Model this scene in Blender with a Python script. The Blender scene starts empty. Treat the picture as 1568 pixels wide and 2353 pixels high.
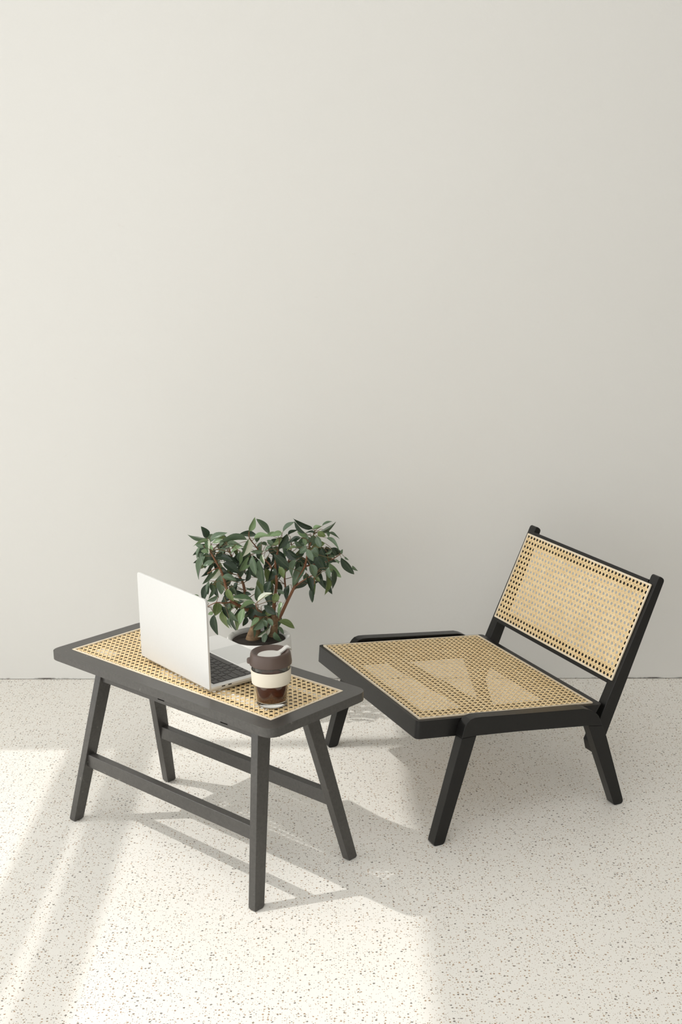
import bpy, bmesh, math, random
from mathutils import Vector, Matrix

random.seed(7)
scn = bpy.context.scene
COL = scn.collection

# ------------------------------------------------------------------ camera
F_PX, PITCH, ROLL, CAM_H = 3034.1, 0.2312, -0.0198, 1.4853
cam_data = bpy.data.cameras.new('camera')
cam_data.sensor_fit = 'VERTICAL'
cam_data.sensor_height = 36.0
cam_data.lens = F_PX / 2353.0 * 36.0
cam_data.clip_start = 0.05
cam = bpy.data.objects.new('camera', cam_data)
COL.objects.link(cam)
fw = Vector((0, math.cos(PITCH), -math.sin(PITCH)))
up = Vector((0, math.sin(PITCH), math.cos(PITCH)))
rt = Vector((1, 0, 0))
r2 = rt * math.cos(ROLL) + up * math.sin(ROLL)
u2 = -rt * math.sin(ROLL) + up * math.cos(ROLL)
cam.matrix_world = Matrix(((r2.x, u2.x, -fw.x, 0), (r2.y, u2.y, -fw.y, 0), (r2.z, u2.z, -fw.z, CAM_H), (0, 0, 0, 1)))
scn.camera = cam

# ------------------------------------------------------------------ world, sun, exposure
world = bpy.data.worlds.new('world')
scn.world = world
world.use_nodes = True
bg = world.node_tree.nodes['Background']
bg.inputs['Color'].default_value = (1.0, 0.998, 0.985, 1)
bg.inputs['Strength'].default_value = 1.95

sun_data = bpy.data.lights.new('sun', 'SUN')
sun_data.energy = 1.25
sun_data.angle = math.radians(0.7)
sun_data.color = (1.0, 0.98, 0.94)
sun = bpy.data.objects.new('sun', sun_data)
SUN_DIR = Vector((0.709, -0.02, -1.0)).normalized()
sun.rotation_euler = SUN_DIR.to_track_quat('-Z', 'Y').to_euler()
sun.location = (-6, 3, 8)
COL.objects.link(sun)

scn.view_settings.view_transform = 'Standard'
scn.view_settings.look = 'None'
scn.view_settings.gamma = 1.0
scn.view_settings.use_curve_mapping = False
scn.view_settings.exposure = 0.12


# ------------------------------------------------------------------ materials
def new_mat(name):
    m = bpy.data.materials.new(name)
    m.use_nodes = True
    nt = m.node_tree
    return m, nt, nt.nodes['Principled BSDF']


def node(nt, kind, **kw):
    n = nt.nodes.new(kind)
    for k, v in kw.items():
        if k in n.inputs:
            n.inputs[k].default_value = v
        else:
            setattr(n, k, v)
    return n


def mix_rgb(nt, fac, a, b):
    n = nt.nodes.new('ShaderNodeMix')
    n.data_type = 'RGBA'
    for sock, val in ((n.inputs[0], fac), (n.inputs[6], a), (n.inputs[7], b)):
        if hasattr(val, 'is_linked'):
            nt.links.new(val, sock)
        elif isinstance(val, (int, float)):
            sock.default_value = val
        else:
            sock.default_value = (*val, 1)
    return n.outputs[2]


def ramp(nt, src, p0, p1):
    n = nt.nodes.new('ShaderNodeMapRange')
    n.inputs[1].default_value, n.inputs[2].default_value = p0, p1
    n.inputs[3].default_value, n.inputs[4].default_value = 0, 1
    nt.links.new(src, n.inputs[0])
    return n.outputs[0]


def coords(nt, kind='Object', scale=None):
    tc = nt.nodes.new('ShaderNodeTexCoord')
    out = tc.outputs[kind]
    if scale:
        mp = nt.nodes.new('ShaderNodeMapping')
        mp.inputs['Scale'].default_value = scale
        nt.links.new(out, mp.inputs[0])
        out = mp.outputs[0]
    return out


def noise(nt, vec, scale, detail=3.0, rough=0.5):
    n = node(nt, 'ShaderNodeTexNoise', Scale=scale, Detail=detail, Roughness=rough)
    nt.links.new(vec, n.inputs['Vector'])
    return n.outputs['Fac']


def bump(nt, b, h, strength, dist):
    n = node(nt, 'ShaderNodeBump', Strength=strength, Distance=dist)
    nt.links.new(h, n.inputs['Height'])
    nt.links.new(n.outputs[0], b.inputs['Normal'])


def plain(name, col, rough=0.5, var=0.1, scale=30.0, **kw):
    m, nt, b = new_mat(name)
    f = noise(nt, coords(nt), scale)
    dark = tuple(c * (1 - var) for c in col)
    light = tuple(min(1, c * (1 + var)) for c in col)
    nt.links.new(mix_rgb(nt, f, dark, light), b.inputs['Base Color'])
    b.inputs['Roughness'].default_value = rough
    for k, v in kw.items():
        b.inputs[k.replace('_', ' ')].default_value = v
    return m


def math_node(nt, op, a, b=None):
    n = nt.nodes.new('ShaderNodeMath')
    n.operation = op
    for i, v in enumerate((a, b)):
        if v is None:
            continue
        if hasattr(v, 'is_linked'):
            nt.links.new(v, n.inputs[i])
        else:
            n.inputs[i].default_value = v
    return n.outputs[0]


def make_wall_mat(name, stains=False):
    m, nt, b = new_mat(name)
    v = coords(nt)
    f = noise(nt, v, 1.3, 4)
    col = mix_rgb(nt, f, (0.715, 0.706, 0.674), (0.740, 0.732, 0.702))
    if stains:
        # faint scuffs and a dirty line along the bottom edge
        sc = noise(nt, coords(nt, scale=(5, 5, 9)), 3.0, 5, 0.65)
        col = mix_rgb(nt, math_node(nt, 'MULTIPLY', ramp(nt, sc, 0.70, 0.80), 0.35), col, (0.60, 0.56, 0.50))
        sep = nt.nodes.new('ShaderNodeSeparateXYZ')
        nt.links.new(v, sep.inputs[0])
        low = ramp(nt, sep.outputs[2], 0.006, 0.0035)
        dirt = ramp(nt, noise(nt, coords(nt, scale=(9, 1, 1)), 1.0, 4, 0.7), 0.48, 0.62)
        col = mix_rgb(nt, math_node(nt, 'MULTIPLY', low, dirt), col, (0.10, 0.085, 0.075))
    nt.links.new(col, b.inputs['Base Color'])
    b.inputs['Roughness'].default_value = 0.75
    bump(nt, b, noise(nt, v, 60.0, 5, 0.6), 0.12, 0.004)
    return m


def make_floor_mat():
    m, nt, b = new_mat('terrazzo_floor')
    v = coords(nt)
    f = noise(nt, v, 2.2, 4)
    col = mix_rgb(nt, f, (0.860, 0.832, 0.770), (0.882, 0.858, 0.805))
    # stone chips: small cells of a Voronoi pattern, kept where a random value allows
    for scale, keep, size, seed, dens in ((118.0, 0.50, 0.28, 0.0, 1.0), (225.0, 0.52, 0.31, 5.3, 0.85)):
        mp = nt.nodes.new('ShaderNodeMapping')
        mp.inputs['Location'].default_value = (seed, seed * 2, 0)
        mp.inputs['Scale'].default_value = (1, 1, 0.001)
        nt.links.new(v, mp.inputs[0])
        wob = node(nt, 'ShaderNodeTexNoise', Scale=260.0, Detail=1.0)
        nt.links.new(mp.outputs[0], wob.inputs['Vector'])
        add = nt.nodes.new('ShaderNodeVectorMath')
        add.operation = 'MULTIPLY_ADD'
        nt.links.new(wob.outputs['Color'], add.inputs[0])
        add.inputs[1].default_value = (0.003, 0.003, 0)
        nt.links.new(mp.outputs[0], add.inputs[2])
        vo = node(nt, 'ShaderNodeTexVoronoi', Scale=scale)
        vo.voronoi_dimensions = '2D'
        nt.links.new(add.outputs[0], vo.inputs['Vector'])
        sep = nt.nodes.new('ShaderNodeSeparateColor')
        nt.links.new(vo.outputs['Color'], sep.inputs[0])
        patch = noise(nt, v, 7.0, 2)
        thr = math_node(nt, 'ADD', keep - 0.12, math_node(nt, 'MULTIPLY', patch, 0.3))
        on = math_node(nt, 'GREATER_THAN', sep.outputs[0], thr)
        rad = math_node(nt, 'MULTIPLY', sep.outputs[1], size)
        inside = math_node(nt, 'LESS_THAN', vo.outputs['Distance'], rad)
        fac = math_node(nt, 'MULTIPLY', math_node(nt, 'MULTIPLY', on, inside), dens)
        chip = mix_rgb(nt, sep.outputs[2], (0.33, 0.24, 0.155), (0.47, 0.32, 0.20))
        chip = mix_rgb(nt, ramp(nt, sep.outputs[1], 0.88, 0.92), chip, (0.24, 0.215, 0.185))
        col = mix_rgb(nt, fac, col, chip)
    nt.links.new(col, b.inputs['Base Color'])
    b.inputs['Roughness'].default_value = 0.5
    b.inputs['Specular IOR Level'].default_value = 0.35
    return m


def make_paint_mat(name, base, light, rough, worn=0.0, spec=0.5):
    """Black painted timber: faint grain, dust and a few rubbed spots."""
    m, nt, b = new_mat(name)
    v = coords(nt)
    grain = noise(nt, coords(nt, scale=(10, 10, 10)), 14.0, 6, 0.65)
    col = mix_rgb(nt, ramp(nt, grain, 0.25, 0.8), base, light)
    if worn:
        w = noise(nt, v, 38.0, 5, 0.7)
        col = mix_rgb(nt, math_node(nt, 'MULTIPLY', ramp(nt, w, 0.66, 0.74), worn), col, (0.33, 0.31, 0.28))
    nt.links.new(col, b.inputs['Base Color'])
    b.inputs['Specular IOR Level'].default_value = spec
    rr = mix_rgb(nt, grain, (rough - 0.06,) * 3, (rough + 0.08,) * 3)
    nt.links.new(rr, b.inputs['Roughness'])
    bump(nt, b, noise(nt, coords(nt, scale=(60, 60, 60)), 12.0, 3), 0.08, 0.0006)
    return m


def make_cane_mat(name, a, c):
    m, nt, b = new_mat(name)
    f = noise(nt, coords(nt), 95.0, 3, 0.6)
    g = noise(nt, coords(nt), 9.0, 2, 0.6)
    col = mix_rgb(nt, ramp(nt, f, 0.3, 0.7), a, c)
    col = mix_rgb(nt, math_node(nt, 'MULTIPLY', ramp(nt, g, 0.45, 0.75), 0.35), col, tuple(x * 0.8 for x in a))
    nt.links.new(col, b.inputs['Base Color'])
    b.inputs['Roughness'].default_value = 0.42
    return m


def make_leaf_mat(name, dark, light, rib, white=None):
    m, nt, b = new_mat(name)
    v = coords(nt)
    sep = nt.nodes.new('ShaderNodeSeparateXYZ')
    nt.links.new(v, sep.inputs[0])
    off = math_node(nt, 'ABSOLUTE', sep.outputs[1])
    col = mix_rgb(nt, noise(nt, v, 3.0, 3), dark, light)
    if white:   # pale variegated half along one side
        side = ramp(nt, math_node(nt, 'ADD', sep.outputs[1], math_node(nt, 'MULTIPLY', noise(nt, v, 4.0, 2), 0.18)), 0.06, 0.09)
        col = mix_rgb(nt, side, col, white)
    col = mix_rgb(nt, ramp(nt, off, 0.022, 0.010), col, rib)
    nt.links.new(col, b.inputs['Base Color'])
    b.inputs['Roughness'].default_value = 0.27
    b.inputs['Specular IOR Level'].default_value = 0.45
    return m


M = {}
M['wall'] = make_wall_mat('white_wall_paint', stains=True)
M['wall_plain'] = make_wall_mat('plain_wall_paint')
M['floor'] = make_floor_mat()
M['wall_right'] = plain('bounce_dimming_grey', (0.20, 0.19, 0.175), 0.8, 0.03, 2.0)  # unseen wall kept dark to weaken bounce onto right-facing sides
M['gap'] = plain('dark_joint', (0.12, 0.10, 0.09), 0.9)
M['window_frame'] = plain('window_frame_paint', (0.55, 0.54, 0.52), 0.5)
M['chair_paint'] = make_paint_mat('black_chair_paint', (0.006, 0.0057, 0.0052), (0.010, 0.0095, 0.009), 0.34, 0.0, 0.36)
M['table_paint'] = make_paint_mat('dusty_hazed_table_paint', (0.032, 0.030, 0.027), (0.072, 0.068, 0.062), 0.36, 0.5, 0.65)  # black lifted by dust and by window haze put into the colour
M['slot'] = plain('dark_slot', (0.008, 0.008, 0.008), 0.8)
M['cane'] = make_cane_mat('straw_cane', (0.80, 0.575, 0.285), (0.90, 0.725, 0.44))
M['cane_edge'] = make_cane_mat('pale_cane_edge', (0.74, 0.63, 0.46), (0.82, 0.72, 0.56))
M['aluminium'] = plain('silver_aluminium', (0.70, 0.70, 0.685), 0.42, 0.02, 200.0, Metallic=0.35)
M['key'] = plain('black_keycap', (0.050, 0.047, 0.045), 0.5, 0.1)
M['key_bed'] = plain('keyboard_bed', (0.24, 0.235, 0.225), 0.6, 0.1)  # grey raised to paint in the backlight glow between keys
M['trackpad'] = plain('trackpad_grey', (0.56, 0.565, 0.55), 0.35, 0.02, 200.0, Metallic=0.2)
M['screen'] = plain('screen_glass', (0.012, 0.012, 0.014), 0.12, 0.1)
M['rubber'] = plain('dark_rubber', (0.02, 0.02, 0.02), 0.7, 0.1)
M['cup_lid'] = plain('brown_cup_lid', (0.088, 0.058, 0.046), 0.42, 0.06)
M['plug'] = plain('pale_lid_plug', (0.66, 0.65, 0.61), 0.45, 0.03)
M['band'] = plain('cream_cup_band', (0.74, 0.68, 0.56), 0.6, 0.04)
M['pot'] = plain('white_glazed_pot', (0.77, 0.76, 0.73), 0.28, 0.02, 8.0)
M['soil'] = plain('dark_soil', (0.022, 0.016, 0.011), 0.95, 0.6, 90.0)
M['twig'] = plain('green_brown_twig', (0.16, 0.105, 0.045), 0.6, 0.3)

gm, gnt, gb = new_mat('clear_cup_glass')
gb.inputs['Base Color'].default_value = (0.97, 0.98, 0.97, 1)
gb.inputs['Transmission Weight'].default_value = 1.0
gb.inputs['Roughness'].default_value = 0.02
gb.inputs['IOR'].default_value = 1.47
M['glass'] = gm
cm, cnt, cb = new_mat('brown_coffee')
cb.inputs['Base Color'].default_value = (0.42, 0.14, 0.035, 1)
cb.inputs['Transmission Weight'].default_value = 0.75
cb.inputs['Roughness'].default_value = 0.05
cb.inputs['IOR'].default_value = 1.33
vol = cnt.nodes.new('ShaderNodeVolumeAbsorption')
vol.inputs['Color'].default_value = (0.60, 0.22, 0.06, 1)
vol.inputs['Density'].default_value = 85.0
cnt.links.new(vol.outputs[0], cnt.nodes['Material Output'].inputs['Volume'])
M['coffee'] = cm

bm_, bnt, bb = new_mat('brown_bark')
bv = coords(bnt, scale=(1, 1, 3))
bf = noise(bnt, bv, 40.0, 5, 0.65)
bnt.links.new(mix_rgb(bnt, ramp(bnt, bf, 0.3, 0.7), (0.13, 0.075, 0.035), (0.33, 0.215, 0.115)), bb.inputs['Base Color'])
bb.inputs['Roughness'].default_value = 0.75
bump(bnt, bb, bf, 0.5, 0.003)
M['bark'] = bm_
M['branch'] = plain('red_brown_branch', (0.20, 0.085, 0.038), 0.6, 0.3, 60.0)
LEAF = [
    make_leaf_mat('dark_green_leaf', (0.024, 0.044, 0.027), (0.042, 0.068, 0.040), (0.08, 0.115, 0.055)),
    make_leaf_mat('green_leaf', (0.078, 0.128, 0.076), (0.125, 0.178, 0.105), (0.18, 0.25, 0.13)),
    make_leaf_mat('light_green_leaf', (0.17, 0.275, 0.13), (0.25, 0.35, 0.18), (0.33, 0.43, 0.22)),
    make_leaf_mat('yellow_green_leaf', (0.12, 0.175, 0.060), (0.18, 0.24, 0.09), (0.27, 0.32, 0.13)),
    make_leaf_mat('variegated_leaf', (0.09, 0.16, 0.08), (0.14, 0.22, 0.11), (0.34, 0.42, 0.24), (0.62, 0.64, 0.52)),
]


# ------------------------------------------------------------------ mesh helpers
def link_mesh(name, verts, faces, mat, parent=None, smooth=False, bevel=0.0, seg=2, angle=40):
    me = bpy.data.meshes.new(name)
    me.from_pydata([tuple(v) for v in verts], [], faces)
    bm = bmesh.new()
    bm.from_mesh(me)
    bmesh.ops.recalc_face_normals(bm, faces=bm.faces)
    bm.to_mesh(me)
    bm.free()
    me.materials.append(mat)
    o = bpy.data.objects.new(name, me)
    COL.objects.link(o)
    if parent:
        o.parent = parent
    if smooth or bevel:
        me.shade_smooth()
        me.set_sharp_from_angle(angle=math.radians(angle))
    if bevel:
        mod = o.modifiers.new('bevel', 'BEVEL')
        mod.width, mod.segments, mod.limit_method, mod.angle_limit = bevel, seg, 'ANGLE', math.radians(35)
        mod.harden_normals = True
        me.shade_smooth()
    return o


def box_geo(x0, x1, y0, y1, z0, z1):
    v = [(x, y, z) for x in (x0, x1) for y in (y0, y1) for z in (z0, z1)]
    f = [(0, 1, 3, 2), (4, 6, 7, 5), (0, 4, 5, 1), (2, 3, 7, 6), (0, 2, 6, 4), (1, 5, 7, 3)]
    return v, f


def boxes(name, lst, mat, parent=None, bevel=0.0, fn=None):
    V, Fc = [], []
    for b in lst:
        v, f = box_geo(*b)
        n = len(V)
        V += v
        Fc += [tuple(i + n for i in q) for q in f]
    if fn:
        V = [fn(*p) for p in V]
    return link_mesh(name, V, Fc, mat, parent, bevel=bevel)


def extrude_poly(name, pts, a, b, fn, mat, parent=None, bevel=0.0, seg=2):
    """2D outline pts (p,q) swept from a to b; fn(p,q,t) gives the 3D point."""
    n = len(pts)
    V = [fn(p, q, a) for p, q in pts] + [fn(p, q, b) for p, q in pts]
    Fc = [tuple(range(n)), tuple(range(2 * n - 1, n - 1, -1))]
    Fc += [(i, (i + 1) % n, n + (i + 1) % n, n + i) for i in range(n)]
    return link_mesh(name, V, Fc, mat, parent, bevel=bevel, seg=seg, angle=25)


def round_poly(pts, radii, seg=6):
    out = []
    n = len(pts)
    for i in range(n):
        p = Vector(pts[i])
        r = radii[i] if isinstance(radii, (list, tuple)) else radii
        if r <= 0:
            out.append(tuple(p))
            continue
        a = (Vector(pts[i - 1]) - p)
        c = (Vector(pts[(i + 1) % n]) - p)
        la, lc = a.length, c.length
        a.normalize()
        c.normalize()
        ang = a.angle(c)
        d = min(r / math.tan(ang / 2), la * 0.49, lc * 0.49)
        s, e = p + a * d, p + c * d
        for k in range(seg + 1):
            t = k / seg
            q = s.lerp(p, t).lerp(p.lerp(e, t), t)
            out.append(tuple(q))
    return out


def ring(name, outer, inner, z0, z1, fn, mat, parent=None, bevel=0.0, seg=2):
    """Plate with a hole; outer and inner outlines have equal counts."""
    n = len(outer)
    V = [fn(p, q, z1) for p, q in outer] + [fn(p, q, z1) for p, q in inner]
    V += [fn(p, q, z0) for p, q in outer] + [fn(p, q, z0) for p, q in inner]
    Fc = []
    for i in range(n):
        j = (i + 1) % n
        Fc += [(i, j, n + j, n + i), (2 * n + j, 2 * n + i, 3 * n + i, 3 * n + j),
               (j, i, 2 * n + i, 2 * n + j), (n + i, n + j, 3 * n + j, 3 * n + i)]
    o = link_mesh(name, V, Fc, mat, parent, bevel=bevel, seg=seg, angle=25)
    return o


def rect_ring_outlines(x0, x1, y0, y1, r, ix0, ix1, iy0, iy1, seg=6):
    out = round_poly([(x0, y0), (x1, y0), (x1, y1), (x0, y1)], r, seg)
    inn = []
    for c in ((ix0, iy0), (ix1, iy0), (ix1, iy1), (ix0, iy1)):
        inn += [c] * (seg + 1)
    # give the inner corner points a minute spread so that no face is degenerate
    res = []
    cx, cy = (ix0 + ix1) / 2, (iy0 + iy1) / 2
    for k, (p, q) in enumerate(inn):
        t = (k % (seg + 1)) / seg - 0.5
        quad = k // (seg + 1)
        e = 0.0012
        dx = (max(0, t) if quad == 0 else (min(0, t)) if quad == 2 else 0) * 2 * e
        dy = 0
        if quad == 0:
            dx, dy = max(0, t) * e, max(0, -t) * e
        elif quad == 1:
            dx, dy = -max(0, -t) * e, max(0, t) * e
        elif quad == 2:
            dx, dy = -max(0, t) * e, -max(0, -t) * e
        else:
            dx, dy = max(0, -t) * e, -max(0, t) * e
        res.append((p + dx, q + dy))
    return out, res


def lathe(name, prof, mat, parent=None, seg=48, origin=(0, 0, 0), angle=40, close=False):
    V, Fc = [], []
    rings = []
    for r, z in prof:
        if r < 1e-6:
            rings.append([len(V)])
            V.append((origin[0], origin[1], origin[2] + z))
        else:
            rings.append(list(range(len(V), len(V) + seg)))
            V += [(origin[0] + r * math.cos(2 * math.pi * k / seg), origin[1] + r * math.sin(2 * math.pi * k / seg), origin[2] + z) for k in range(seg)]
    pairs = list(zip(rings, rings[1:]))
    if close:
        pairs.append((rings[-1], rings[0]))
    for A, B in pairs:
        for k in range(seg):
            j = (k + 1) % seg
            if len(A) == 1 and len(B) == 1:
                continue
            if len(A) == 1:
                Fc.append((A[0], B[j], B[k]))
            elif len(B) == 1:
                Fc.append((A[k], A[j], B[0]))
            else:
                Fc.append((A[k], A[j], B[j], B[k]))
    return link_mesh(name, V, Fc, mat, parent, smooth=True, angle=angle)


def tube_geo(pts, radii, seg, V, Fc):
    pts = [Vector(p) for p in pts]
    prev = None
    for i, p in enumerate(pts):
        d = (pts[min(i + 1, len(pts) - 1)] - pts[max(i - 1, 0)]).normalized()
        ref = Vector((0, 1, 0)) if abs(d.y) < 0.9 else Vector((1, 0, 0))
        a = d.cross(ref).normalized()
        b = d.cross(a)
        idx = []
        for k in range(seg):
            t = 2 * math.pi * k / seg
            idx.append(len(V))
            V.append(p + (a * math.cos(t) + b * math.sin(t)) * radii[i])
        if prev:
            for k in range(seg):
                j = (k + 1) % seg
                Fc.append((prev[k], prev[j], idx[j], idx[k]))
        else:
            Fc.append(tuple(idx[::-1]))
        prev = idx
    Fc.append(tuple(prev))


def thing(name, label, cat, loc=(0, 0, 0), rz=0.0, group=None):
    o = bpy.data.objects.new(name, None)
    COL.objects.link(o)
    o.empty_display_size = 0.05
    o.location = loc
    o.rotation_euler = (0, 0, rz)
    o['label'] = label
    o['category'] = cat
    if group:
        o['group'] = group
    return o


def structure(o, label):
    o['kind'] = 'structure'
    o['label'] = label
    return o


def cane_panel(name, w, h, pitch, fn, mat, parent):
    """Six-way caning: paired strands both ways plus diagonals that cut the corners of each opening.
    fn(x, y, n) maps panel coordinates (0..w, 0..h, height) to the thing's space."""
    V, Fc = [], []
    sw = 0.0026

    def strand(p0, p1, width, base, amp, phase):
        d = Vector((p1[0] - p0[0], p1[1] - p0[1]))
        L = d.length
        if L < pitch * 0.3:
            return
        d /= L
        nrm = Vector((-d.y, d.x))
        k = max(2, int(L / (pitch * 0.5)))
        prev = None
        for i in range(k + 1):
            s = L * i / k
            c = Vector(p0) + d * s
            z = base + amp * math.cos(math.pi * i + phase)
            idx = (len(V), len(V) + 1, len(V) + 2)
            V.append(fn(c.x + nrm.x * width / 2, c.y + nrm.y * width / 2, z))
            V.append(fn(c.x, c.y, z + 0.00045))
            V.append(fn(c.x - nrm.x * width / 2, c.y - nrm.y * width / 2, z))
            if prev:
                Fc.append((prev[0], prev[1], idx[1], idx[0]))
                Fc.append((prev[1], prev[2], idx[2], idx[1]))
            prev = idx

    nx, ny = round(w / pitch), round(h / pitch)
    px, py = w / nx, h / ny
    g = 0.00175
    for i in range(1, nx):
        for s in (-1, 1):
            strand((i * px + s * g, 0), (i * px + s * g, h), sw, 0.0, 0.00025, 0)
    for j in range(1, ny):
        for s in (-1, 1):
            strand((0, j * py + s * g), (w, j * py + s * g), sw, 0.0004, 0.00025, math.pi)
    m = py / px

    def clip(c, sgn):
        # line y = m*(sgn*(x) ) + c clipped to the panel
        pts = []
        for x in (0.0, w):
            y = sgn * m * x + c
            if -1e-9 <= y <= h + 1e-9:
                pts.append((x, y))
        for y in (0.0, h):
            x = (y - c) / (sgn * m)
            if 1e-9 < x < w - 1e-9:
                pts.append((x, y))
        return sorted(pts)[:1] + sorted(pts)[-1:] if len(pts) >= 2 else None
    for sgn, base in ((1, 0.0009), (-1, 0.0013)):
        lo = -nx - 1 if sgn > 0 else -1
        hi = ny + 1 if sgn > 0 else nx + ny + 1
        for k in range(lo, hi):
            seg_ = clip((k + 0.5) * py, sgn)
            if seg_:
                strand(seg_[0], seg_[1], 0.0030, base, 0.0002, 0)
    me_o = link_mesh(name, V, Fc, mat, parent)
    me_o['kind'] = 'stuff'
    return me_o


def edge_strip(name, x0, x1, y0, y1, wd, z0, z1, fn, mat, parent):
    out, inn = rect_ring_outlines(x0, x1, y0, y1, 0.002, x0 + wd, x1 - wd, y0 + wd, y1 - wd, 2)
    return ring(name, out, inn, z0, z1, fn, mat, parent)


# ------------------------------------------------------------------ room
XL, XR, YF, CEIL = -2.2, 2.6, -2.0, 3.75
WY0, WSLOPE = 3.9828, -0.0524


def wall_y(x):
    return WY0 + WSLOPE * x


fl = link_mesh('floor', [(XL - 0.2, YF - 0.1, 0), (XR + 0.1, YF - 0.1, 0), (XR + 0.1, 4.3, 0), (XL - 0.2, 4.3, 0)], [(0, 1, 2, 3)], M['floor'])
structure(fl, 'pale terrazzo floor with small brown and grey chips')
# back wall, a finger of shadow gap kept along the bottom
V = []
for x in (XL - 0.3, XR + 0.2):
    y = wall_y(x)
    V += [(x, y, 0.0018), (x, y, CEIL), (x, y + 0.2, CEIL), (x, y + 0.2, 0.0018)]
wb = link_mesh('wall_back', V, [(0, 1, 5, 4), (1, 2, 6, 5), (2, 3, 7, 6), (3, 0, 4, 7), (0, 3, 2, 1), (4, 5, 6, 7)], M['wall'])
structure(wb, 'plain off white plaster wall behind the chair and table')

boxes_left = [
    (XL - 0.16, XL, YF, 4.25, 0, 0.06),            # low sill
    (XL - 0.16, XL, YF, 4.25, 3.545, CEIL),        # lintel
    (XL - 0.16, XL, 3.83, 4.25, 0.06, 3.545),      # pier at the back wall
    (XL - 0.16, XL, YF, -1.75, 0.06, 3.545),       # pier at the far front
    (XL - 0.16, XL, 3.51, 3.83, 0.06, 2.20),       # closed panel beside the lower panes
]
wl = boxes('wall_left', boxes_left, M['wall_plain'])
structure(wl, 'left wall pierced by a tall window')
wr = boxes('wall_right', [(XR, XR + 0.15, YF, 4.25, 0, CEIL)], M['wall_right'])
structure(wr, 'right wall outside the frame, darkened to cut bounce light')
wf = boxes('wall_front', [(XL, -1.9, YF - 0.15, YF, 0, CEIL), (0.0, XR, YF - 0.15, YF, 0, CEIL), (-1.9, 0.0, YF - 0.15, YF, 0, 0.1), (-1.9, 0.0, YF - 0.15, YF, 3.2, CEIL)], M['wall_plain'])  # opening added so low fill light reaches the floor
structure(wf, 'wall behind the viewer with a wide opening added for fill light')
SKX0, SKX1, SKY0, SKY1 = -0.5, 1.5, -1.8, 2.3  # overhead opening added to raise the ambient light on the floor
ce = boxes('ceiling', [(XL - 0.2, XR + 0.2, SKY1, 4.3, CEIL, CEIL + 0.06), (XL - 0.2, XR + 0.2, YF - 0.2, SKY0, CEIL, CEIL + 0.06),
                       (XL - 0.2, SKX0, SKY0, SKY1, CEIL, CEIL + 0.06), (SKX1, XR + 0.2, SKY0, SKY1, CEIL, CEIL + 0.06)], M['wall_plain'])
structure(ce, 'white ceiling with a wide skylight added to brighten the floor')
win = bpy.data.objects.new('window_1', None)
COL.objects.link(win)
structure(win, 'tall window with a double transom in the left wall')
boxes('transom', [(XL - 0.07, XL - 0.04, -1.75, 3.83, 2.10, 2.215)], M['window_frame'], win)
boxes('transom', [(XL - 0.07, XL - 0.04, -1.75, 3.83, 2.285, 2.405)], M['window_frame'], win)
for y in (3.535, 1.75, 0.3, -1.1):
    boxes('mullion', [(XL - 0.10, XL - 0.04, y - 0.03, y + 0.03, 0.06, 3.545)], M['window_frame'], win)

# ------------------------------------------------------------------ side table
TX, TY, TTH = -0.3345, 2.9148, -0.7544
TL, TW, TH = 0.7820, 0.3029, 0.4294
TFR, TTK = 0.0412, 0.0205
table = thing('side_table', 'low black wooden table with cane top and splayed legs, holding the laptop', 'table', (TX, TY, 0), TTH)
ident = lambda p, q, z: (p, q, z)
hx, hy = TL / 2, TW / 2
out, inn = rect_ring_outlines(-hx, hx, -hy, hy, 0.034, -hx + TFR, hx - TFR, -hy + TFR, hy - TFR, 8)
ring('tabletop_frame', out, inn, TH - TTK, TH, ident, M['table_paint'], table, bevel=0.0022)
edge_strip('cane_edging', -hx + TFR - 0.001, hx - TFR + 0.001, -hy + TFR - 0.001, hy - TFR + 0.001, 0.0055, TH - 0.003, TH + 0.0008, ident, M['cane_edge'], table)
ch = TW - 2 * TFR
cane_panel('cane_webbing', TL - 2 * TFR, ch, 0.0152, lambda x, y, n: (x - hx + TFR, y - hy + TFR, TH - 0.0028 + n), M['cane'], table)
# aprons: long ones carry small cut-outs along their upper edge
AV, AZ0, AZ1 = 0.087, 0.359, TH - TTK
for s in (-1, 1):
    pts = [(-0.281, AZ0), (0.281, AZ0), (0.281, AZ1)]
    for c in (0.173, -0.044):
        pts += [(c + 0.012, AZ1), (c + 0.012, 0.3665), (c - 0.012, 0.3665), (c - 0.012, AZ1)]
    pts += [(-0.281, AZ1)]
    y0, y1 = (-AV, -AV + 0.018) if s < 0 else (AV - 0.018, AV)
    extrude_poly('apron', pts, y0, y1, lambda p, q, t: (p, t, q), M['table_paint'], table)
for s in (-1, 1):
    x0, x1 = (0.263, 0.281) if s > 0 else (-0.281, -0.263)
    boxes('apron', [(x0, x1, -0.069, 0.069, AZ0, AZ1)], M['table_paint'], table, bevel=0.001)
for v0, v1 in ((-0.118, -0.074), (-0.030, 0.052), (0.094, 0.118)):
    boxes('slat', [(-hx + 0.033, hx - 0.033, v0, v1, TH - 0.0165, TH - 0.0055)], M['table_paint'], table)
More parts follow.
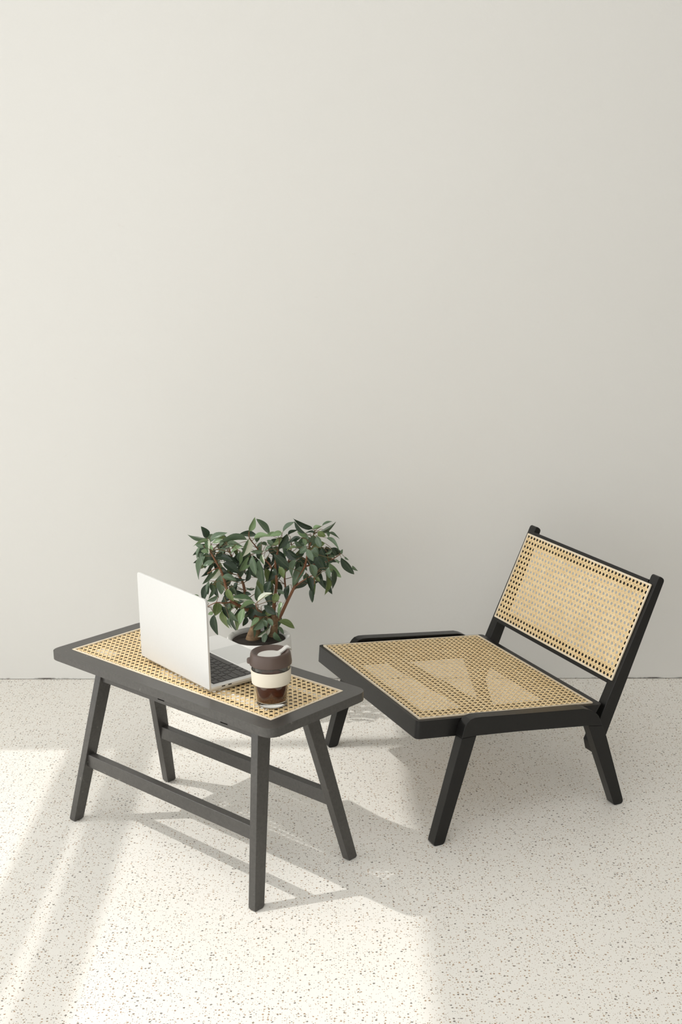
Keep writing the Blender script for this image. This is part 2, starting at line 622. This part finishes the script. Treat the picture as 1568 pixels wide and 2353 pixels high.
# legs
LZ = AZ1
for su in (-1, 1):
    for sv in (-1, 1):
        bx, by, tx, ty = su * 0.3256, sv * 0.150, su * 0.2722, sv * 0.065
        V = []
        for (cx, cy, z, a, b) in ((bx, by, 0.0, 0.0165, 0.023), (bx - (bx - tx) * 0.012, by - (by - ty) * 0.012, 0.005, 0.0215, 0.028), (tx, ty, LZ, 0.0215, 0.040)):
            for (p, q) in ((-1, -1), (1, -1), (1, 1), (-1, 1)):
                V.append((cx + p * a / 2, cy + q * b / 2, z))
        Fc = [(3, 2, 1, 0), (8, 9, 10, 11)]
        for k in range(2):
            for i in range(4):
                j = (i + 1) % 4
                Fc.append((k * 4 + i, k * 4 + j, k * 4 + 4 + j, k * 4 + 4 + i))
        link_mesh('leg', V, Fc, M['table_paint'], table, bevel=0.0014)
for sv in (-1, 1):
    y0, y1 = sorted((sv * 0.1256, sv * 0.106))
    zc = 0.157
    ux = 0.3256 - 0.0534 * zc / LZ - 0.009
    boxes('stretcher', [(-ux, ux, y0, y1, 0.1405, 0.1738)], M['table_paint'], table, bevel=0.0016)

# ------------------------------------------------------------------ chair
CX, CY, CPH = 0.0589, 3.1514, -1.1689
chair = thing('lounge_chair', 'low black lounge chair with straw cane seat and backrest', 'chair', (CX, CY, 0), CPH)
ZF, SL = 0.308, (0.265 - 0.308) / 0.4789
ca, sa = 1 / math.hypot(1, SL), SL / math.hypot(1, SL)


def seat(u, s, n):
    return (u, s * ca - n * sa, ZF + s * sa + n * ca)


WC, SS = 0.2909, 0.4808
out, inn = rect_ring_outlines(-0.3035, 0.3035, -0.0105, 0.5045, 0.013, -0.238, 0.238, 0.034, 0.442, 6)
rear_cut = lambda u, s, n: seat(u, s - (0.024 * max(0.0, -n) / 0.045 if s > 0.48 else 0), n)
ring('seat_frame', out, inn, -0.0460, -0.0018, rear_cut, M['chair_paint'], chair, bevel=0.0045, seg=3)
edge_strip('cane_edging', -WC - 0.001, WC + 0.001, -0.001, SS + 0.001, 0.005, -0.0018, 0.0012, seat, M['cane_edge'], chair)
cane_panel('cane_webbing', 2 * WC, SS, 0.0152, lambda x, y, n: seat(x - WC, y, n - 0.0012), M['cane'], chair)
# brace under the cane, slightly askew
extrude_poly('brace', [(-0.245, 0.128), (-0.245, 0.162), (0.245, 0.216), (0.245, 0.180)], -0.024, -0.004, lambda p, q, t: seat(p, q, t), M['chair_paint'], chair)
# side frames: front leg, rail and rear leg on each side
front_leg = round_poly([(0.0119, 0.0), (0.0415, 0.0), (0.1275, 0.2589), (0.0885, 0.2589)], [0.007, 0.012, 0, 0], 4)
rail = [(0.0885, 0.2589), (0.1275, 0.2589), (0.2408, 0.2490), (0.4389, 0.2275), (0.4788, 0.2215), (0.4733, 0.2348),
        (0.4688, 0.2461), (0.4620, 0.2555), (0.4495, 0.2634), (0.4370, 0.2700), (0.4223, 0.2746), (0.2402, 0.2930), (0.1400, 0.3035),
        (0.1234, 0.3045), (0.1110, 0.3018), (0.1024, 0.2950), (0.0955, 0.2850)]
rear_leg = round_poly([(0.4389, 0.2275), (0.5210, 0.0), (0.5500, 0.0), (0.4919, 0.1907), (0.4788, 0.2215)], [0, 0.006, 0.012, 0, 0], 4)
for sgn in (-1, 1):
    a, b = sorted((sgn * 0.3046, sgn * 0.3364))
    for nm, pts in (('leg', front_leg), ('side_rail', rail), ('leg', rear_leg)):
        o = extrude_poly(nm, pts, a, b, lambda p, q, t: (t, p, q), M['chair_paint'], chair, bevel=0.0013)
# back: two posts that run down past the seat, two rails, cane between
post = round_poly([(0.6577, 0.5712), (0.6745, 0.5590), (0.4920, 0.1262), (0.4720, 0.1400), (0.4663, 0.1662)], [0.008, 0.010, 0.003, 0.004, 0.004], 4)
for sgn in (-1, 1):
    a, b = sorted((sgn * 0.2725, sgn * 0.3035))
    extrude_poly('post', post, a, b, lambda p, q, t: (t, p, q), M['chair_paint'], chair, bevel=0.002)
B0 = Vector((0, 0.534, 0.3143))
BD = Vector((0, 0.6424 - 0.534, 0.547 - 0.3143))
BH = BD.length
BD.normalize()
BN = Vector((0, -BD.z, BD.y))          # towards the sitter


def back(u, t, n):
    p = B0 + BD * t + BN * n
    return (u, p.y, p.z)


def back_boxes(name, bxs, mat, bevel):
    return boxes(name, bxs, mat, chair, bevel=bevel, fn=lambda x, y, z: back(x, z, y))


back_boxes('back_rail', [(-0.2725, 0.2725, -0.020, -0.0012, BH - 0.030, BH + 0.0100)], M['chair_paint'], 0.0015)
back_boxes('back_rail', [(-0.2725, 0.2725, -0.022, -0.0012, -0.0115, 0.030)], M['chair_paint'], 0.0015)
edge_strip('cane_edging', -WC - 0.001, WC + 0.001, -0.001, BH + 0.001, 0.005, -0.0018, 0.0012, back, M['cane_edge'], chair)
cane_panel('cane_webbing', 2 * WC, BH, 0.0152, lambda x, y, n: back(x - WC, y, n - 0.0012), M['cane'], chair)

# ------------------------------------------------------------------ laptop
LX, LY, LPH = -0.2950, 2.7487, -0.9184
LW, LD = 0.304, 0.212
lap = thing('laptop', 'open silver laptop with black keys on the cane table', 'laptop', (LX, LY, TH + 0.0009), LPH)
LZ0, LZ1 = 0.0015, 0.0150
base = link_mesh('base', *(lambda o_: (
    [(x, y, LZ1) for x, y in o_] + [(x, y, 0.0100) for x, y in o_] +
    [(-LW / 2 + (x + LW / 2) * 0.955, LD / 2 + (y - LD / 2) * 0.94, LZ0) for x, y in o_],
    [tuple(range(len(o_)))] + [tuple(range(3 * len(o_) - 1, 2 * len(o_) - 1, -1))] +
    [(k * len(o_) + i, k * len(o_) + (i + 1) % len(o_), (k + 1) * len(o_) + (i + 1) % len(o_), (k + 1) * len(o_) + i) for k in range(2) for i in range(len(o_))]
))(round_poly([(-LW, 0), (0, 0), (0, LD), (-LW, LD)], 0.010, 6)), M['aluminium'], lap, bevel=0.0006)
KU0, KU1, KV0, KV1 = -0.2885, -0.0155, 0.0170, 0.1235
boxes('keyboard_bed', [(KU0, KU1, KV0, KV1, LZ1 - 0.0004, LZ1 + 0.0003)], M['key_bed'], lap)
rows = [[1] * 14, [1] * 13 + [1.5], [1.5] + [1] * 13, [1.8] + [1] * 11 + [1.8], [2.35] + [1] * 10 + [2.35], [1, 1, 1, 1.25, 5.2, 1.25, 1, 1, 1, 1]]
key_meshes = {}
rh = (KV1 - KV0) / 6
for r, row in enumerate(rows):
    tot = sum(row)
    x = 0.0
    for wk in row:
        wu = wk / tot * (KU1 - KU0)
        kw, kh = round(wu - 0.0022, 5), round(rh - 0.0022, 5)
        u = KU1 - (x + wu / 2)
        v = KV0 + (r + 0.5) * rh
        x += wu
        key = (kw, kh)
        if key not in key_meshes:
            o = boxes('key', [(-kw / 2, kw / 2, -kh / 2, kh / 2, 0, 0.0014)], M['key'], lap, bevel=0.0007)
            key_meshes[key] = o
        else:
            o = key_meshes[key].copy()
            COL.objects.link(o)
            o.parent = lap
        o.location = (u, v, LZ1 + 0.0003)
boxes('trackpad', [(-0.212, -0.092, 0.1300, 0.2090, LZ1 - 0.0002, LZ1 + 0.0002)], M['trackpad'], lap)
for v in (0.033, 0.050):
    boxes('port', [(-0.0012, 0.0002, v - 0.0045, v + 0.0045, 0.0105, 0.0130)], M['rubber'], lap)
for u, v in ((-0.03, 0.02), (-0.274, 0.02), (-0.03, 0.19), (-0.274, 0.19)):
    lathe('rubber_foot', [(0, 0), (0.006, 0), (0.006, 0.002), (0, 0.002)], M['rubber'], lap, 16, (u, v, 0))
lid_pts = round_poly([(-LW, 0.0), (0, 0.0), (0, 0.207), (-LW, 0.207)], [0.003, 0.003, 0.010, 0.010], 5)
lidf = lambda p, q, t: (p, -0.0008 + t, 0.0105 + q)
extrude_poly('lid', lid_pts, -0.0028, 0.0020, lidf, M['aluminium'], lap, bevel=0.0006)
lid = [c for c in lap.children if c.name.startswith('lid')][0]
boxes('screen', [(-LW + 0.006, -0.006, 0.0012, 0.0018, 0.020, 0.212)], M['screen'], lid)
boxes('hinge', [(-LW + 0.04, -0.04, 0.0016, 0.0085, 0.0095, 0.0165)], M['rubber'], lap, bevel=0.001)

# ------------------------------------------------------------------ cup
cup = thing('coffee_cup', 'glass coffee cup with brown lid and cream band on the cane table', 'cup', (-0.1575, 2.688, TH + 0.0009))
cup.scale = (0.985, 0.985, 0.93)
lathe('glass', [(0, 0), (0.0310, 0), (0.0335, 0.002), (0.0345, 0.006), (0.0400, 0.060), (0.0425, 0.101), (0.0425, 0.104), (0.0405, 0.104), (0.0403, 0.101), (0.0378, 0.060), (0.0325, 0.012), (0.029, 0.010), (0, 0.0100)], M['glass'], cup, 64)
lathe('coffee', [(0, 0.0103), (0.0288, 0.0103), (0.0322, 0.0123), (0.0376, 0.060), (0.0382, 0.068), (0, 0.068)], M['coffee'], cup, 64)
lathe('band', [(0.0398, 0.0545), (0.0412, 0.0535), (0.0428, 0.0550), (0.0441, 0.086), (0.0432, 0.0875), (0.0419, 0.0865)], M['band'], cup, 64, close=True)
cup_lid = lathe('lid', [(0.0400, 0.0985), (0.0445, 0.0980), (0.0462, 0.0995), (0.0465, 0.1040), (0.0440, 0.1240), (0.0428, 0.1275), (0.0405, 0.1290), (0.0375, 0.1275), (0.0325, 0.1215), (0.0260, 0.1190), (0, 0.1188), (0, 0.1165), (0.0300, 0.1170), (0.0390, 0.1210), (0.0407, 0.1060)], M['cup_lid'], cup, 64, close=True)
# stopper: oval disc in the hollow of the lid with an arm out over the rim
PA = math.radians(28)
pc, ps = math.cos(PA), math.sin(PA)
prof = []
for x, w_ in ((0.012, 0.0100), (0.022, 0.0068), (0.030, 0.0060), (0.0370, 0.0062), (0.0425, 0.0070), (0.0462, 0.0068), (0.0485, 0.0050)):
    prof.append((x, w_))
arm_top = {0.012: 0.1222, 0.022: 0.1235, 0.030: 0.1275, 0.0370: 0.1325, 0.0425: 0.1335, 0.0462: 0.1315, 0.0485: 0.1270}
V, Fc = [], []
for x, w_ in prof:
    zt = arm_top[x]
    for (yy, zz) in ((-w_, zt - 0.0045), (-w_, zt - 0.0008), (-w_ * 0.7, zt), (w_ * 0.7, zt), (w_, zt - 0.0008), (w_, zt - 0.0045)):
        V.append((x * pc - yy * ps, x * ps + yy * pc, zz))
for k in range(len(prof) - 1):
    for i in range(6):
        j = (i + 1) % 6
        Fc.append((k * 6 + i, k * 6 + j, k * 6 + 6 + j, k * 6 + 6 + i))
Fc += [tuple(range(6)), tuple(range(6 * len(prof) - 1, 6 * len(prof) - 7, -1))]
n0 = len(V)
for zz, rr in ((0.1190, 0.0262), (0.1206, 0.0262), (0.1218, 0.0250)):
    for k in range(40):
        t = 2 * math.pi * k / 40
        V.append(((rr * math.cos(t)) * pc - rr * 0.92 * math.sin(t) * ps - 0.003 * pc, (rr * math.cos(t)) * ps + rr * 0.92 * math.sin(t) * pc - 0.003 * ps, zz))
for k in range(2):
    for i in range(40):
        j = (i + 1) % 40
        Fc.append((n0 + k * 40 + i, n0 + k * 40 + j, n0 + k * 40 + 40 + j, n0 + k * 40 + 40 + i))
Fc += [tuple(n0 + 80 + i for i in range(40)), tuple(n0 + 39 - i for i in range(40))]
link_mesh('stopper', V, Fc, M['plug'], cup_lid, smooth=True, angle=35)
# pull tab on the lid's left side
tb = []
for k in range(13):
    t = math.pi * k / 12
    tb.append((-0.0455 - 0.0065 * math.sin(t), 0.0085 * math.cos(t)))
extrude_poly('pull_tab', tb + [(-0.043, -0.0085), (-0.043, 0.0085)], 0.1005, 0.1120, lambda p, q, t: (p, q * 1.0, t), M['cup_lid'], cup_lid, bevel=0.002)

# ------------------------------------------------------------------ potted plant
PX, PY, RIMZ, SC = -0.2505, 3.72, 0.238, 776.0
plant = thing('potted_plant', 'leafy green ficus in a round white pot by the wall', 'plant', (PX, PY, 0))
pot = lathe('pot', [(0, 0), (0.080, 0), (0.086, 0.004), (0.0955, 0.10), (0.0965, 0.19), (0.0955, 0.222), (0.0945, 0.234), (0.0915, 0.238), (0.0870, 0.2375), (0.0800, 0.232), (0.0785, 0.229), (0.0785, 0.20), (0.075, 0.195), (0, 0.195)], M['pot'], plant, 72)
lathe('soil', [(0.0783, 0.210), (0.0783, 0.2265), (0.055, 0.229), (0.02, 0.231), (0, 0.2315)], M['soil'], plant, 48)


def pp(x, y, dep=0.0):
    """photograph pixel to plant-local point at depth offset dep (metres away from the viewer)"""
    s = SC / (1 + dep / (PY + 0.25))
    z = (1461 - y) / (s * 0.976)
    # the roll of the view leans the vertical a little
    return Vector(((x - 595) / s + 0.0265 * z, dep, RIMZ + z - (CAM_H - RIMZ - z) / PY * dep))


def branch(name, pts, r0, r1, mat, seg=8):
    V, Fc = [], []
    n = len(pts)
    P = [pp(*p) for p in pts]
    # smooth the polyline a little
    Q = []
    for i in range(n - 1):
        a, b = P[i], P[i + 1]
        pa, pb = P[max(i - 1, 0)], P[min(i + 2, n - 1)]
        for k in range(3):
            t = k / 3
            Q.append(0.5 * ((2 * a) + (b - pa) * t + (2 * pa - 5 * a + 4 * b - pb) * t * t + (3 * a - pa - 3 * b + pb) * t ** 3))
    Q.append(P[-1])
    m = len(Q)
    tube_geo(Q, [r0 + (r1 - r0) * i / (m - 1) for i in range(m)], seg, V, Fc)
    link_mesh(name, V, Fc, mat, plant, smooth=True, angle=60)
    return Q


# bulbous trunk
V, Fc = [], []
trunk_pts = [pp(582, 1484, 0.0), pp(582, 1474, 0.0), pp(584, 1458, 0.0), pp(588, 1440, 0.005), pp(594, 1425, 0.01), pp(600, 1412, 0.015)]
tube_geo(trunk_pts, [0.0255, 0.0250, 0.0200, 0.0150, 0.0135, 0.011], 18, V, Fc)
link_mesh('trunk', V, Fc, M['bark'], plant, smooth=True, angle=60)
V, Fc = [], []
tube_geo([pp(624, 1478, 0.02), pp(626, 1462, 0.02), pp(630, 1440, 0.02), pp(630, 1422, 0.015), pp(628, 1408, 0.015)], [0.016, 0.013, 0.010, 0.010, 0.0075], 14, V, Fc)
link_mesh('trunk', V, Fc, M['bark'], plant, smooth=True, angle=60)
BR = []
for pts, r0, r1 in (
    ([(594, 1425, .01), (575, 1402, 0), (537, 1380, -.02), (524, 1348, -.03), (516, 1317, -.03), (508, 1299, -.03), (488, 1264, -.02)], .0065, .0022),
    ([(596, 1420, .01), (578, 1395, .03), (563, 1365, .05), (557, 1340, .06), (548, 1322, .06), (536, 1290, .05), (528, 1262, .04)], .0060, .0020),
    ([(628, 1412, .015), (630, 1389, .01), (634, 1359, 0), (637, 1330, -.01), (634, 1292, -.01), (641, 1262, -.02)], .0062, .0022),
    ([(630, 1425, .015), (641, 1421, .01), (661, 1381, 0), (679, 1345, -.01), (701, 1301, -.02), (709, 1264, -.02), (721, 1228, 0)], .0060, .0018),
    ([(637, 1330, -.01), (622, 1300, .02), (605, 1282, .03), (592, 1258, .01), (577, 1233, -.03), (577, 1218, -.04)], .0030, .0012),
    ([(701, 1301, -.02), (730, 1296, .01), (753, 1292, .03), (773, 1281, .03), (784, 1273, .03)], .0028, .0012),
    ([(612, 1416, .01), (604, 1405, -.04), (596, 1399, -.07), (593, 1384, -.09)], .0028, .0015),
    ([(622, 1420, .01), (618, 1420, -.04), (628, 1434, -.07), (635, 1438, -.08)], .0026, .0014),
    ([(537, 1380, -.02), (515, 1382, -.04), (501, 1380, -.05), (479, 1390, -.05)], .0022, .0012),
    ([(661, 1381, 0), (655, 1355, .04), (652, 1320, .06), (662, 1285, .07), (668, 1255, .06)], .0035, .0014),
    ([(677, 1348, -.01), (700, 1332, -.03), (722, 1322, -.03), (724, 1342, -.04)], .0024, .0012),
    ([(508, 1299, -.03), (498, 1302, -.05), (482, 1312, -.05)], .0022, .0010),
):
    BR += branch('branch', pts, r0, r1, M['branch'])

# leaf blades: shared unit meshes (length along x, width along y)


def leaf_mesh(mat, bend, fold, twist, nm):
    V, Fc = [], []
    n = 9
    for i in range(n + 1):
        t = i / n
        w = 0.5 * (math.sin(math.pi * min(1, t ** 0.85)) ** 0.85) * (1 - 0.12 * t) + (0.012 if 0 < i < n else 0.006)
        z = -bend * t * t
        tw = twist * (t - 0.3)
        for k in (-1, -0.5, 0, 0.5, 1):
            y = k * w
            zz = z + fold * abs(k) * w + tw * y + 0.01 * math.sin(9 * t + 2 * k)
            V.append((t, y, zz))
    for i in range(n):
        for k in range(4):
            a = i * 5 + k
            Fc.append((a, a + 1, a + 6, a + 5))
    me = bpy.data.meshes.new(nm)
    me.from_pydata(V, [], Fc)
    me.materials.append(mat)
    me.shade_smooth()
    return me


SHAPES = [(0.10, 0.30, 0.0), (0.28, 0.35, 0.25), (0.02, 0.18, -0.3), (0.40, 0.25, 0.1)]
LM = [[leaf_mesh(m, *s, 'leaf') for s in SHAPES] for m in LEAF]
C4 = lambda x, y: (430 + x / 7.467, 1170 + y / 7.467)
C5 = lambda x, y: (630 + x / 7.467, 1170 + y / 7.467)
C6 = lambda x, y: (470 + x / 6.817, 1330 + y / 6.817)
L4 = '''375 460 330 285 135 0;375 470 40 435 35 1;440 500 650 325 75 1;440 430 675 480 100 3;470 540 680 500 80 2;395 480 150 580 50 2
335 590 200 545 75 1;400 470 395 700 95 4;400 690 260 690 80 2;270 600 190 825 50 1;330 780 125 1150 110 1;1055 490 630 405 100 1
1220 430 930 395 90 0;1100 350 1205 120 105 2;1090 480 1040 820 160 4;1060 800 955 1100 140 2;920 700 930 950 70 2;960 630 720 720 90 2
720 560 1030 510 60 1;510 790 810 840 110 0;500 850 310 920 90 1;640 900 930 1040 150 0;580 970 460 1210 140 4;440 1000 310 1260 90 1
420 900 320 1160 50 0;620 1080 600 1440 160 1;390 1200 360 1440 65 1;440 1220 430 1420 60 1;480 1250 480 1500 70 1;560 1440 400 1560 80 1
640 1120 880 1150 110 1;740 1100 1010 1240 90 0;600 980 720 1080 120 0;1160 760 1210 1100 100 1;1210 740 1310 830 100 0;1240 850 1310 1310 140 1
1320 740 1350 940 80 4;1110 770 1080 950 60 0;1540 900 1420 1250 140 0;1450 1220 1340 1500 150 0;1230 1560 1230 1280 120 1;1240 1560 1480 1400 85 4
1150 1550 780 1490 110 4;900 1230 800 1320 70 0;1160 1350 1010 1380 40 1;770 1270 830 1480 110 1;1020 1050 1130 1100 90 0;1030 1220 1090 1010 80 0
1330 690 1120 690 80 1;1210 560 1240 400 80 1;1480 600 1350 680 50 1;1390 600 1290 540 70 1;1430 560 1530 520 70 0;1570 420 1360 430 80 2
620 640 800 600 70 0;640 700 560 760 60 0;530 610 650 560 60 0;860 560 740 560 50 1;470 560 480 660 60 2;1500 580 1400 500 80 1
220 1500 85 1440 60 2;370 1560 260 1520 60 4;1180 470 1480 380 90 2;700 480 560 620 70 1'''
L5 = '''165 380 -20 400 90 2;160 380 345 205 80 1;660 340 335 155 80 0;545 400 350 205 85 0;250 440 430 325 45 0;240 410 95 690 130 0
710 400 550 355 30 0;570 480 390 400 80 2;470 480 250 520 80 0;545 490 520 630 95 2;680 440 640 670 140 1;740 460 810 660 110 1
670 340 820 270 70 2;825 290 990 205 45 1;740 400 1065 260 55 1;780 350 900 470 110 3;910 370 940 480 60 1;920 430 1130 475 40 1
910 475 1175 615 80 1;400 640 225 660 60 3;580 640 430 740 110 1;420 840 165 700 150 0;270 990 20 755 160 0;600 760 630 1000 110 0
640 700 780 780 130 1;700 640 770 770 110 1;820 670 910 930 120 0;720 770 900 1075 170 0;640 930 750 1150 140 1;560 960 440 760 80 0
390 850 260 1170 130 1;430 900 370 1030 70 0;540 980 280 1320 170 1;120 960 200 1170 100 3;590 660 700 870 100 1;930 930 1140 1190 100 2
870 1080 960 1480 100 3;800 1080 850 1400 90 0;930 1000 970 1180 80 1;1020 1040 1010 1390 90 0;690 1150 800 1240 80 3;580 1130 680 1410 130 0
580 1200 350 1370 130 0;540 1100 590 1250 110 1;680 1310 650 1610 70 0;1065 800 930 650 110 0;1000 680 900 780 40 1;1050 830 920 810 40 1
1140 840 1360 1140 120 0;1200 830 1260 890 30 1;1360 960 1435 1090 50 1;1150 770 1180 690 50 1;1070 850 1140 920 50 1;940 910 1030 900 50 0
250 1300 200 1570 110 0;60 1380 190 1450 80 1;70 1420 50 1600 120 3;160 1580 120 1700 60 2;0 1000 60 1120 80 0;80 740 0 600 100 1
580 450 560 520 60 1;420 470 350 540 40 0;960 1060 960 1280 70 1;750 1100 780 1230 60 0;660 1020 720 1120 80 1'''
L6 = '''170 530 200 880 125 0;300 460 300 800 115 3;150 490 80 545 60 2;210 350 210 545 160 3;290 410 400 580 90 0;330 280 350 440 110 0
400 160 350 300 110 0;390 120 480 330 100 3;560 370 340 440 95 3;820 365 560 400 70 2;830 420 640 430 70 0;420 480 520 690 110 1
640 440 570 700 110 2;660 580 650 750 95 0;750 440 740 620 120 0;790 470 960 575 100 0;870 600 750 720 80 2;950 600 810 830 130 1
790 740 800 930 60 1;1030 760 870 930 100 4;1120 750 1030 990 150 1;980 850 930 1020 90 1;1120 830 1200 1050 110 1;1170 665 1440 750 95 3
1160 750 1260 880 70 1;950 400 1150 560 100 0;1060 160 980 400 150 0;1250 380 1160 620 60 2;1040 480 970 550 70 3;1030 610 1110 740 80 1
640 200 740 230 60 0;420 590 430 770 45 1;400 280 520 300 50 0;540 350 600 320 60 0;950 640 1020 740 80 1'''
leaves = []
for src, fn, s in ((L4, C4, 7.467), (L5, C5, 7.467), (L6, C6, 6.817)):
    for row in src.replace('\n', ';').split(';'):
        bx, by, tx, ty, w, tone = [float(v) for v in row.split()]
        leaves.append((fn(bx, by), fn(tx, ty), w / s, int(tone), None))
rnd = random.Random(11)
blobs = [(500, 1262, 34, 34), (530, 1285, 48, 42), (600, 1262, 60, 38), (690, 1262, 52, 48), (725, 1290, 42, 48), (640, 1300, 60, 42), (515, 1330, 36, 40), (560, 1390, 40, 36), (610, 1400, 40, 36)]
for k in range(118):
    cx, cy, rx, ry = blobs[k % len(blobs)]
    a = rnd.uniform(0, 2 * math.pi)
    r = math.sqrt(rnd.random())
    bx, by = cx + rx * r * math.cos(a), cy + ry * r * math.sin(a)
    th = rnd.gauss(math.pi / 2, 0.9)
    ln = rnd.uniform(30, 48)
    leaves.append(((bx, by), (bx + ln * math.cos(th), by + ln * math.sin(th)), rnd.uniform(9, 19), rnd.choice((0, 0, 0, 1, 1, 1, 3)), rnd.uniform(0.02, 0.11)))

twV, twF = [], []
cam_local = Vector((0, 0, CAM_H)) - Vector((PX, PY, 0))
count = 0
for (b, t, w, tone, dep) in leaves:
    d0 = dep if dep is not None else rnd.uniform(-0.085, 0.03) * (0.5 if tone == 0 else 1.0)
    tilt = rnd.uniform(-0.012, 0.012)
    pb, pt = pp(b[0], b[1], d0), pp(t[0], t[1], d0 - 0.008 + tilt)
    ax = (pt - pb)
    L = ax.length
    if L < 0.004:
        continue
    view = (cam_local - pb).normalized()
    X = ax.normalized()
    Y = view.cross(X).normalized()
    Z = X.cross(Y).normalized()              # about towards the camera
    app = w / SC
    W = max(app * 1.10, 0.43 * L)
    ang = math.acos(min(1.0, app / W))
    if rnd.random() < 0.5:
        ang = -ang
    ang += rnd.uniform(-0.2, 0.2)
    Y2 = Y * math.cos(ang) + Z * math.sin(ang)
    Z2 = X.cross(Y2)
    if Z2.z < -0.35 and rnd.random() < 0.6:   # most blades show the sky their upper side
        Y2, Z2 = -Y2, -Z2
    o = bpy.data.objects.new('leaf', LM[tone][rnd.randrange(len(SHAPES))])
    COL.objects.link(o)
    o.parent = plant
    mt = Matrix(((X.x * L, Y2.x * W, Z2.x * L, pb.x), (X.y * L, Y2.y * W, Z2.y * L, pb.y), (X.z * L, Y2.z * W, Z2.z * L, pb.z), (0, 0, 0, 1)))
    o.matrix_local = mt
    count += 1
    # stalk back to the closest stretch of branch
    q = min(BR, key=lambda p: (p - pb).length + (0.03 if p.z > pb.z else 0))
    mid = pb.lerp(q, 0.5) - X * 0.006 + Vector((0, 0, 0.004))
    if (q - pb).length < 0.11:
        tube_geo([q, mid, pb], [0.0011, 0.0008, 0.0007], 4, twV, twF)
tw = link_mesh('twigs', twV, twF, M['twig'], plant)
tw['kind'] = 'stuff'
